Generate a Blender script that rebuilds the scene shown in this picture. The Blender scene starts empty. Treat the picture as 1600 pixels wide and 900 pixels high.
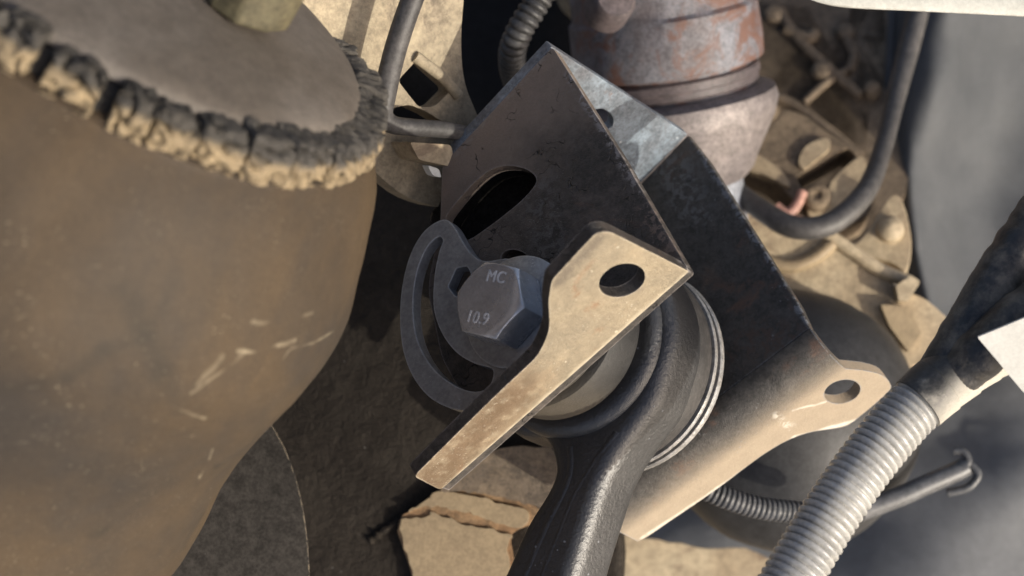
import bpy, bmesh, math, random
from mathutils import Vector, Matrix, noise
from mathutils.geometry import tessellate_polygon
random.seed(7)
R = math.radians
SC = bpy.context.scene
COL = SC.collection

# ------------------------------------------------------------------ camera
F = 2400.0                                   # focal length in photo pixels (photo 1600 x 900)
UP = Vector((.10, .15, .98)).normalized()    # world up, seen from the camera's own axes
wx = Vector((1, 0, 0)); wx = (wx - UP * wx.dot(UP)).normalized()
wy = UP.cross(wx)
MR = Matrix((wx, wy, UP))                    # camera axes -> world
CAM = Vector((0, 0, 1.25))
cam_d = bpy.data.cameras.new('camera'); cam = bpy.data.objects.new('camera', cam_d); COL.objects.link(cam)
cam.matrix_world = Matrix.Translation(CAM) @ MR.to_4x4()
cam_d.sensor_width = 36; cam_d.lens = 36 * F / 1600
cam_d.clip_start = .01; cam_d.clip_end = 100
cam_d.dof.use_dof = True; cam_d.dof.focus_distance = .475; cam_d.dof.aperture_fstop = 11
SC.camera = cam

# ------------------------------------------------------------------ light
SUN = Vector((.72, -.38, .58)).normalized()  # towards the sun, camera axes
sw = MR @ SUN
wd = bpy.data.worlds.new('World'); SC.world = wd; wd.use_nodes = True
nt = wd.node_tree; bg = nt.nodes['Background']
sky = nt.nodes.new('ShaderNodeTexSky'); sky.sky_type = 'NISHITA'; sky.sun_disc = False; sky.air_density = .8; sky.dust_density = 6.0; sky.ozone_density = .4
sky.sun_elevation = math.asin(sw.z); sky.sun_rotation = math.atan2(sw.x, sw.y)
nt.links.new(sky.outputs[0], bg.inputs[0]); bg.inputs[1].default_value = .15
sd = bpy.data.lights.new('sun', 'SUN'); sd.energy = 3.5; sd.angle = R(.53); sd.color = (1, .93, .80)
so = bpy.data.objects.new('sun', sd); COL.objects.link(so)
so.rotation_euler = sw.to_track_quat('Z', 'Y').to_euler(); so.location = (0, 0, 3)
SC.view_settings.view_transform = 'Standard'; SC.view_settings.look = 'None'
SC.view_settings.exposure = 0.2; SC.view_settings.gamma = 1

# ------------------------------------------------------------------ geometry helpers (camera axes, millimetres)
V = Vector
def ray(px, py): return V(((px - 800) / F, -(py - 450) / F, -1))
def P(px, py, d): return ray(px, py) * d
class Plane:
    def __init__(s, p, n): s.p = p; s.n = n.normalized()
    def at(s, px, py):
        r = ray(px, py); return r * (s.p.dot(s.n) / r.dot(s.n))
    def off(s, h): return Plane(s.p + s.n * h, s.n)
def proj(v): return (800 + v.x / -v.z * F, 450 - v.y / -v.z * F)
def W(v): return MR @ (v * .001) + CAM

def thing(name, at, label, cat, group=None):
    o = bpy.data.objects.new(name, None); COL.objects.link(o); o.empty_display_size = .01
    o.location = W(at); o['label'] = label; o['category'] = cat
    if group: o['group'] = group
    return o
def root_loc(o):
    l = V((0, 0, 0))
    while o is not None: l = l + o.location; o = o.parent
    return l
def obj(name, vf, mat, parent=None, ang=40, bev=0, bseg=3, label=None, cat=None, kind=None, group=None, sub=0, flip=True, weld=False):
    vs, fs = vf
    base = root_loc(parent) if parent else V((0, 0, 0))
    loc = V((0, 0, 0))
    ws = [W(v) for v in vs]
    if parent is None:
        loc = sum(ws, V((0, 0, 0))) / len(ws)
    me = bpy.data.meshes.new(name)
    me.from_pydata([w - base - loc for w in ws], [], fs)
    bm = bmesh.new(); bm.from_mesh(me)
    if weld: bmesh.ops.remove_doubles(bm, verts=bm.verts, dist=1e-6)
    if flip: bmesh.ops.recalc_face_normals(bm, faces=bm.faces)
    bm.to_mesh(me); bm.free()
    for p in me.polygons: p.use_smooth = True
    me.set_sharp_from_angle(angle=R(ang))
    me.materials.append(mat)
    o = bpy.data.objects.new(name, me); COL.objects.link(o)
    o.location = loc
    if parent: o.parent = parent
    if bev:
        m = o.modifiers.new('b', 'BEVEL'); m.width = bev * .001; m.segments = bseg; m.limit_method = 'ANGLE'; m.angle_limit = R(38); m.use_clamp_overlap = True
    if sub:
        m = o.modifiers.new('s', 'SUBSURF'); m.levels = sub; m.render_levels = sub
    if bev or weld:
        m = o.modifiers.new('w', 'WEIGHTED_NORMAL'); m.keep_sharp = weld
    if label: o['label'] = label
    if cat: o['category'] = cat
    if kind: o['kind'] = kind
    if group: o['group'] = group
    return o
def join(*parts):
    vs, fs = [], []
    for v, f in parts:
        k = len(vs); vs += v; fs += [tuple(i + k for i in q) for q in f]
    return vs, fs
def smooth(pts, n=6, closed=True):
    out = []; L = len(pts)
    rng = range(L if closed else L - 1)
    for i in rng:
        g = (lambda k: pts[k % L]) if closed else (lambda k: pts[min(max(k, 0), L - 1)])
        p0, p1, p2, p3 = g(i - 1), g(i), g(i + 1), g(i + 2)
        for j in range(n):
            t = j / n
            out.append(tuple(.5 * (2 * b + (c - a) * t + (2 * a - 5 * b + 4 * c - d) * t * t + (3 * b - a - 3 * c + d) * t ** 3)
                             for a, b, c, d in zip(p0, p1, p2, p3)))
    if not closed: out.append(tuple(pts[-1]))
    return out
def rpoly(pts, r, n=4):                       # polygon with rounded corners; pts (x, y[, r])
    out = []; L = len(pts)
    for i in range(L):
        p = V(pts[i][:2]); a = V(pts[i - 1][:2]); b = V(pts[(i + 1) % L][:2])
        rr = pts[i][2] if len(pts[i]) > 2 else r
        if rr <= 0: out.append(tuple(p)); continue
        k = min(rr, .45 * (a - p).length, .45 * (b - p).length)
        s = p + (a - p).normalized() * k; e = p + (b - p).normalized() * k
        for j in range(n + 1):
            t = j / n; q = s * (1 - t) ** 2 + p * 2 * t * (1 - t) + e * t * t
            out.append(tuple(q))
    return out
def ellipse(cx, cy, a, b, rot=0, n=28):
    c, s = math.cos(R(rot)), math.sin(R(rot))
    return [(cx + a * math.cos(t) * c - b * math.sin(t) * s, cy + a * math.cos(t) * s + b * math.sin(t) * c)
            for t in (2 * math.pi * i / n for i in range(n))]
def slab3(loops, ext, skip=0):                        # loops of 3-D points (outer, holes...), extruded by the vector ext
    tri = tessellate_polygon(loops)
    flat = [p for l in loops for p in l]; n = len(flat)
    vs = flat + [p + ext for p in flat]
    fs = [tuple(t) for t in tri] + [tuple(i + n for i in reversed(t)) for t in tri]
    k = 0
    for l in loops:
        m = len(l)
        for i in range(m):
            a, b = k + i, k + (i + 1) % m
            if k == 0 and i < skip: continue
            fs.append((a, b, b + n, a + n))
        k += m
    return vs, fs
def slab(outline, plane, th, holes=()):       # outlines in photo pixels laid on a real plane; th along -normal
    L = [[plane.at(x, y) for x, y in l] for l in [outline] + list(holes)]
    return slab3(L, plane.n * -th)
def frame(axis):
    a = axis.normalized(); h = V((0, 0, 1)) if abs(a.z) < .9 else V((1, 0, 0))
    u = a.cross(h).normalized(); return a, u, a.cross(u)
def lathe(o, axis, prof, n=48, a0=0, a1=360, wob=0, wf=.05):
    a, u, w = frame(axis); vs, fs = [], []; full = abs(a1 - a0 - 360) < 1e-6
    m = n if full else n + 1
    for t, r in prof:
        for i in range(m):
            th = R(a0 + (a1 - a0) * i / n)
            d = u * math.cos(th) + w * math.sin(th); p = o + a * t + d * r
            if wob: p = p + d * wob * noise.fractal(p * wf, .8, 2.2, 3)
            vs.append(p)
    for j in range(len(prof) - 1):
        for i in range(m if full else n):
            k = (i + 1) % m
            fs.append((j * m + i, j * m + k, (j + 1) * m + k, (j + 1) * m + i))
    if full:
        for j in (0, len(prof) - 1):
            if prof[j][1] > 1e-6: fs.append(tuple(range(j * m, j * m + m)))
    return vs, fs
def tube(path, rad, n=14, step=None, prof=None, k=8):  # path: 3-D points, rad: number or function of length
    pts = [V(p) for p in smooth([tuple(p) for p in path], k, closed=False)]
    if step:
        L = [0]
        for a, b in zip(pts, pts[1:]): L.append(L[-1] + (b - a).length)
        q = []; m = int(L[-1] / step); i = 0
        for j in range(m + 1):
            s = j * L[-1] / m
            while i < len(L) - 2 and L[i + 1] < s: i += 1
            q.append(pts[i].lerp(pts[i + 1], (s - L[i]) / max(1e-9, L[i + 1] - L[i])))
        pts = q
    vs, fs = [], []; t0 = (pts[1] - pts[0]).normalized(); _, u, w = frame(t0); s = 0
    for i, p in enumerate(pts):
        t = (pts[min(i + 1, len(pts) - 1)] - pts[max(i - 1, 0)]).normalized()
        u = (u - t * u.dot(t)).normalized(); w = t.cross(u)
        if i: s += (p - pts[i - 1]).length
        r = rad(s) if callable(rad) else rad
        for j in range(n):
            th = 2 * math.pi * j / n; vs.append(p + (u * math.cos(th) + w * math.sin(th)) * r)
    for i in range(len(pts) - 1):
        for j in range(n):
            k2 = (j + 1) % n; fs.append((i * n + j, i * n + k2, (i + 1) * n + k2, (i + 1) * n + j))
    fs.append(tuple(range(n))); fs.append(tuple(range((len(pts) - 1) * n, len(pts) * n)))
    return vs, fs
def loft(rows, nu=10, nv=10, th=3, bump=0, bf=.03): # rows of (px, py, depth): a curved sheet with real thickness
    rr = [smooth(r, nu, closed=False) for r in rows]
    cols = list(zip(*rr)); cc = [smooth(list(c), nv, closed=False) for c in cols]
    g = list(zip(*cc)); H, Wd = len(g), len(g[0])
    vs = []
    for r in g:
        for x, y, d in r:
            p = P(x, y, d)
            if bump: p = p + V((0, 0, 1)) * bump * noise.fractal(p * bf, .8, 2.1, 4)
            vs.append(p)
    N = len(vs); vs += [v * (1 + th / v.length) for v in vs]
    fs = []
    for i in range(H - 1):
        for j in range(Wd - 1):
            a, b, c, d = i * Wd + j, i * Wd + j + 1, (i + 1) * Wd + j + 1, (i + 1) * Wd + j
            fs += [(a, b, c, d), (a + N, d + N, c + N, b + N)]
    rim = [j for j in range(Wd)] + [i * Wd + Wd - 1 for i in range(1, H)] + [(H - 1) * Wd + j for j in range(Wd - 2, -1, -1)] + [i * Wd for i in range(H - 2, 0, -1)]
    for a, b in zip(rim, rim[1:] + rim[:1]): fs.append((a, b, b + N, a + N))
    return vs, fs
def ragged(pts, amp, f=.15, n=8, closed=False):
    out = []
    for x, y in (smooth(pts, n, closed) if n else pts):
        q = V((x * f, y * f, 3.7)); out.append((x + amp * noise.noise(q), y + amp * noise.noise(q + V((9, 4, 1)))))
    return out

# ------------------------------------------------------------------ materials
class G:
    def __init__(s, name):
        m = bpy.data.materials.new(name); m.use_nodes = True; s.m = m; s.t = m.node_tree
        s.b = s.t.nodes['Principled BSDF']; s.co = s.add('ShaderNodeNewGeometry').outputs['Position']
        # surface coordinates in metres, from the world position of these fixed objects
    def add(s, ty, **k):
        n = s.t.nodes.new(ty)
        for a, v in k.items(): setattr(n, a, v)
        return n
    def put(s, sock, v):
        if hasattr(v, 'is_linked'): s.t.links.new(v, sock)
        elif isinstance(v, (tuple, list)): sock.default_value = (*v, 1) if len(v) == 3 and sock.type == 'RGBA' else v
        else: sock.default_value = v
    def noise(s, scale, detail=6, rough=.6, dist=0, vec=None):
        n = s.add('ShaderNodeTexNoise'); s.put(n.inputs['Vector'], vec or s.co)
        n.inputs['Scale'].default_value = scale; n.inputs['Detail'].default_value = detail
        n.inputs['Roughness'].default_value = rough; n.inputs['Distortion'].default_value = dist
        return n.outputs['Fac']
    def ramp(s, v, a, b, lo=0., hi=1.):
        n = s.add('ShaderNodeMapRange'); n.clamp = True; n.interpolation_type = 'SMOOTHSTEP'
        s.put(n.inputs[0], v); n.inputs[1].default_value = a; n.inputs[2].default_value = b
        n.inputs[3].default_value = lo; n.inputs[4].default_value = hi
        return n.outputs[0]
    def math(s, op, a, b=0.):
        n = s.add('ShaderNodeMath', operation=op); s.put(n.inputs[0], a); s.put(n.inputs[1], b); return n.outputs[0]
    def mix(s, f, a, b):
        n = s.add('ShaderNodeMix', data_type='RGBA'); s.put(n.inputs[0], f); s.put(n.inputs[6], a); s.put(n.inputs[7], b)
        return n.outputs[2]
    def mixf(s, f, a, b):
        n = s.add('ShaderNodeMix', data_type='FLOAT'); s.put(n.inputs[0], f); s.put(n.inputs[2], a); s.put(n.inputs[3], b)
        return n.outputs[0]
    def mapping(s, rot, scale):
        n = s.add('ShaderNodeMapping'); s.put(n.inputs[0], s.co); n.inputs['Rotation'].default_value = rot; n.inputs['Scale'].default_value = scale
        return n.outputs[0]

def grime(name, c1, c2, dust=(.42, .35, .25), dust_amt=.3, rough=.55, metal=0., patch=45, grit=.25, grit_s=1800, speck=.0, speck_c=(.6, .6, .58),
          scratch=0., scratch_c=(.5, .48, .44), wear=0., wear_c=(.42, .38, .33), lump=.0, lump_s=120, rust=0., rust_c=(.20, .075, .03), spec=.5, coat=0., crack=0., seed=0., zone=None, marks=(), mott=.4, crack_shade=0.):
    g = G(name); raw = g.co
    if seed:
        n = g.add('ShaderNodeVectorMath', operation='ADD'); g.put(n.inputs[0], g.co); n.inputs[1].default_value = (seed, seed * .7, -seed); g.co = n.outputs[0]
    big = g.noise(patch, 7, .65, .4)
    col = g.mix(g.ramp(big, .32, .68), c1, c2)
    met = metal
    mid = g.noise(patch * 5, 6, .7)
    if mott:                                   # uneven, pitted tone
        mo = g.math('ADD', g.math('MULTIPLY', g.noise(240, 5, .75), .55), g.math('MULTIPLY', g.noise(900, 3, .7), .45))
        mv = g.add('ShaderNodeVectorMath', operation='SCALE'); g.put(mv.inputs[0], col); g.put(mv.inputs['Scale'], g.ramp(mo, .36, .64, 1 - mott, 1 + mott)); col = mv.outputs[0]
    if rust:
        rm = g.ramp(g.noise(patch * 1.7, 8, .72, .6), .62 - rust * .35, .72 - rust * .3)
        rc = g.mix(mid, rust_c, tuple(x * 2.1 for x in rust_c)); col = g.mix(rm, col, rc)
        met = g.mixf(rm, met, 0.)
    dm = g.ramp(g.math('ADD', g.math('MULTIPLY', g.noise(patch * .8, 9, .7, .3), .7), g.math('MULTIPLY', mid, .3)), .72 - dust_amt * .55, .86 - dust_amt * .5)
    if zone:                                   # dust colour grows towards one end of the piece: (point, point, least)
        p0, p1, least = W(zone[0]), W(zone[1]), zone[2]; dd = p1 - p0
        vm = g.add('ShaderNodeVectorMath', operation='DOT_PRODUCT'); g.put(vm.inputs[0], raw); k = dd / dd.length_squared; vm.inputs[1].default_value = tuple(k)
        zz = g.math('ADD', g.math('SUBTRACT', vm.outputs['Value'], p0.dot(k)), g.math('MULTIPLY', g.math('SUBTRACT', g.noise(patch * 2, 7, .7), .5), zone[3] if len(zone) > 3 else .7))
        zz = g.ramp(zz, 0, 1); dm = g.math('MAXIMUM', g.math('MULTIPLY', dm, g.mixf(zz, least, 1.)), g.math('MULTIPLY', zz, zone[4] if len(zone) > 4 else .6))
    col = g.mix(dm, col, g.mix(mid, tuple(x * .75 for x in dust), tuple(min(1, x * 1.15) for x in dust)))
    met = g.mixf(dm, met, 0.)
    ro = g.mixf(dm, g.mixf(big, rough * .8, min(1, rough * 1.25)), .85)
    fine = g.noise(grit_s, 4, .7); h = g.math('MULTIPLY', fine, grit)
    col = g.mix(g.ramp(fine, .3, .75, 0, .35), col, g.mix(.6, col, (0.01, .01, .01)))
    if lump: h = g.math('ADD', h, g.math('MULTIPLY', g.noise(lump_s, 5, .6, .3), lump * 4))
    if speck:
        vo = g.add('ShaderNodeTexVoronoi'); g.put(vo.inputs['Vector'], g.co); vo.inputs['Scale'].default_value = 620
        sep = g.add('ShaderNodeSeparateColor'); g.put(sep.inputs[0], vo.outputs['Color'])
        rad = g.math('MULTIPLY', g.math('POWER', sep.outputs[0], 4.), .34)
        sm = g.ramp(g.math('SUBTRACT', vo.outputs['Distance'], rad), -.05, .0, 1, 0)
        sm = g.math('MULTIPLY', sm, g.ramp(g.noise(110, 5, .7), .66 - .22 * speck, .76 - .2 * speck))
        sm = g.math('MULTIPLY', sm, g.mixf(sep.outputs[1], .25, .9))
        col = g.mix(sm, col, speck_c); met = g.mixf(sm, met, 0.); h = g.math('ADD', h, g.math('MULTIPLY', sm, .4))
    for p0, p1, wd_, soft, mc, amt in marks:   # single scuffs, dark lines and painted highlights, where they are on the thing
        q0, q1 = W(p0), W(p1); dd = q1 - q0
        wob = g.add('ShaderNodeTexNoise'); g.put(wob.inputs['Vector'], g.co); wob.inputs['Scale'].default_value = 120
        w2 = g.add('ShaderNodeVectorMath', operation='MULTIPLY_ADD'); g.put(w2.inputs[0], wob.outputs['Color']); w2.inputs[1].default_value = (.003,) * 3; g.put(w2.inputs[2], raw)
        pv_ = g.add('ShaderNodeVectorMath', operation='SUBTRACT'); g.put(pv_.inputs[0], w2.outputs[0]); pv_.inputs[1].default_value = tuple(q0 + V((.0015,) * 3))
        dt = g.add('ShaderNodeVectorMath', operation='DOT_PRODUCT'); g.put(dt.inputs[0], pv_.outputs[0]); dt.inputs[1].default_value = tuple(dd / dd.length_squared)
        tc = g.add('ShaderNodeClamp'); g.put(tc.inputs[0], dt.outputs['Value'])
        cl = g.add('ShaderNodeVectorMath', operation='SCALE'); cl.inputs[0].default_value = tuple(dd); g.put(cl.inputs['Scale'], tc.outputs[0])
        ds = g.add('ShaderNodeVectorMath', operation='DISTANCE'); g.put(ds.inputs[0], pv_.outputs[0]); g.put(ds.inputs[1], cl.outputs[0])
        k = g.math('MULTIPLY', g.ramp(ds.outputs['Value'], wd_ * .001 * (1 - soft), wd_ * .001 * (1 + soft), 1, 0), g.ramp(g.noise(260, 5, .7), .3, .55, amt * .35, amt) if amt <= 1 else g.ramp(g.noise(330, 7, .72, .5), .50, .54, 0, amt - 1))
        col = g.mix(k, col, mc)
    if crack_shade:                                 # shade inside the cracks, painted into the colour
        ge = g.add('ShaderNodeNewGeometry'); pk_ = g.ramp(ge.outputs['Pointiness'], .40, .495, crack_shade, 0); col = g.mix(pk_, col, (.012, .011, .01))
    if scratch:
        sc = None
        for rot, sd_ in (((.3, .2, .9), 1.), ((1.1, .5, 2.2), 1.3), ((.2, 1.4, .1), .8)):
            x = g.noise(1, 2, .5, vec=g.mapping(rot, (55 * sd_, 2600, 2600)))
            k = g.ramp(x, .73 - scratch * .05, .76 - scratch * .05)
            k = g.math('MULTIPLY', k, g.ramp(g.noise(38 * sd_ + 9, 3), .5, .66))
            sc = k if sc is None else g.math('MAXIMUM', sc, k)
        col = g.mix(g.math('MULTIPLY', sc, .8), col, scratch_c); h = g.math('SUBTRACT', h, g.math('MULTIPLY', sc, .3))
    if crack:
        vo = g.add('ShaderNodeTexVoronoi', feature='DISTANCE_TO_EDGE'); dv = g.add('ShaderNodeVectorMath', operation='ADD')
        nz = g.add('ShaderNodeTexNoise'); g.put(nz.inputs['Vector'], g.co); nz.inputs['Scale'].default_value = 160
        sc2 = g.add('ShaderNodeVectorMath', operation='SCALE'); g.put(sc2.inputs[0], nz.outputs['Color']); sc2.inputs['Scale'].default_value = .012
        g.put(dv.inputs[0], g.co); g.put(dv.inputs[1], sc2.outputs[0]); g.put(vo.inputs['Vector'], dv.outputs[0]); vo.inputs['Scale'].default_value = 95
        ck = g.math('MULTIPLY', g.ramp(vo.outputs['Distance'], .004, .018, 1, 0), g.ramp(g.noise(75, 4), .51, .60))
        col = g.mix(ck, col, (.008, .008, .008)); h = g.math('SUBTRACT', h, g.math('MULTIPLY', ck, crack))
    if wear:
        be = g.add('ShaderNodeBevel', samples=4); be.inputs['Radius'].default_value = .0011
        ge = g.add('ShaderNodeNewGeometry'); vm = g.add('ShaderNodeVectorMath', operation='DOT_PRODUCT')
        g.put(vm.inputs[0], be.outputs[0]); g.put(vm.inputs[1], ge.outputs['Normal'])
        em = g.math('ADD', g.ramp(vm.outputs['Value'], .80, .995, 1, 0), g.math('MULTIPLY', g.math('SUBTRACT', g.noise(420, 6, .75), .5), 3.2))
        em = g.ramp(em, .95 - .35 * wear, 1.1 - .3 * wear)
        col = g.mix(em, col, wear_c)
    bp = g.add('ShaderNodeBump'); bp.inputs['Strength'].default_value = .7; bp.inputs['Distance'].default_value = .0008
    g.put(bp.inputs['Height'], h); g.put(g.b.inputs['Normal'], bp.outputs[0])
    g.put(g.b.inputs['Base Color'], col); g.put(g.b.inputs['Roughness'], ro); g.put(g.b.inputs['Metallic'], met)
    g.b.inputs['Specular IOR Level'].default_value = spec
    if coat: g.b.inputs['Coat Weight'].default_value = coat; g.b.inputs['Coat Roughness'].default_value = .25
    return g.m

# the tan housing's shell, laid out first because its scuffs lie on it
n_up = V((.5885 * .93, .8085 * .93, .365)).normalized()
hc = P(200, 5, 385); hk_ = 385 / F; u_ = 1 / .93
prof = [(-6, 300), (-2, 440), (10, 440), (40, 466), (75, 492), (120, 516), (180, 543), (260, 566), (340, 570), (430, 560), (520, 548), (600, 545), (680, 549), (760, 554), (900, 556)]
pr2 = smooth(prof, 5, closed=False)
shell = lathe(hc, -n_up, [(t * hk_ * u_, r * hk_) for t, r in pr2], 160, wob=1.6, wf=.018)
from mathutils.bvhtree import BVHTree
tree = BVHTree.FromPolygons(shell[0], shell[1])
def on_shell(x, y):
    h = tree.ray_cast(V((0, 0, 0)), ray(x, y)); return h[0]
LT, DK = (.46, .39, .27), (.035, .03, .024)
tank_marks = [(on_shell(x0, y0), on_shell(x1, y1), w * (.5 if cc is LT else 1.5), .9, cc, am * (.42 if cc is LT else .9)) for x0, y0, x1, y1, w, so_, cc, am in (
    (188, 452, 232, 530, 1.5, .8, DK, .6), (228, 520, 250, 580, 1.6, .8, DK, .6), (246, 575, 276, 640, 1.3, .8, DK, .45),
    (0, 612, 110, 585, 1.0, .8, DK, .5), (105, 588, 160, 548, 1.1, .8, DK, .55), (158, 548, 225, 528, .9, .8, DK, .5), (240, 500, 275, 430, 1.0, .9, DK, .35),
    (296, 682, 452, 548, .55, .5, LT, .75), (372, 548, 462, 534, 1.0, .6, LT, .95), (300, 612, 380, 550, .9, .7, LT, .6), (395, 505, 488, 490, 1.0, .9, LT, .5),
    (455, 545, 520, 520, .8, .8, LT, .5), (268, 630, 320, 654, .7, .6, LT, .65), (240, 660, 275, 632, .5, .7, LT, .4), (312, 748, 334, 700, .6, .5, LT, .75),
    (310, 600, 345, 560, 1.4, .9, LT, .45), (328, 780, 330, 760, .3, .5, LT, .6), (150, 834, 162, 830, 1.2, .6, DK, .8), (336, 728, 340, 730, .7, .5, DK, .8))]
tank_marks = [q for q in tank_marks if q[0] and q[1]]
# the bracket's own directions: a = bolt axis, b = out of the open side, c = along the fold
a = V((.536, -.298, -.79)).normalized(); b = V((.43, -.708, .56)); b = (b - a * a.dot(b)).normalized(); c = a.cross(b)
if c.x > 0: c = -c
fp = Plane(P(800, 300, 482), -a)             # outer face of the front cheek
LA = 82; rp = fp.off(-LA)                     # inner face of the rear cheek
f0, f1 = V((1075, 423)), V((688, 765))
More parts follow.
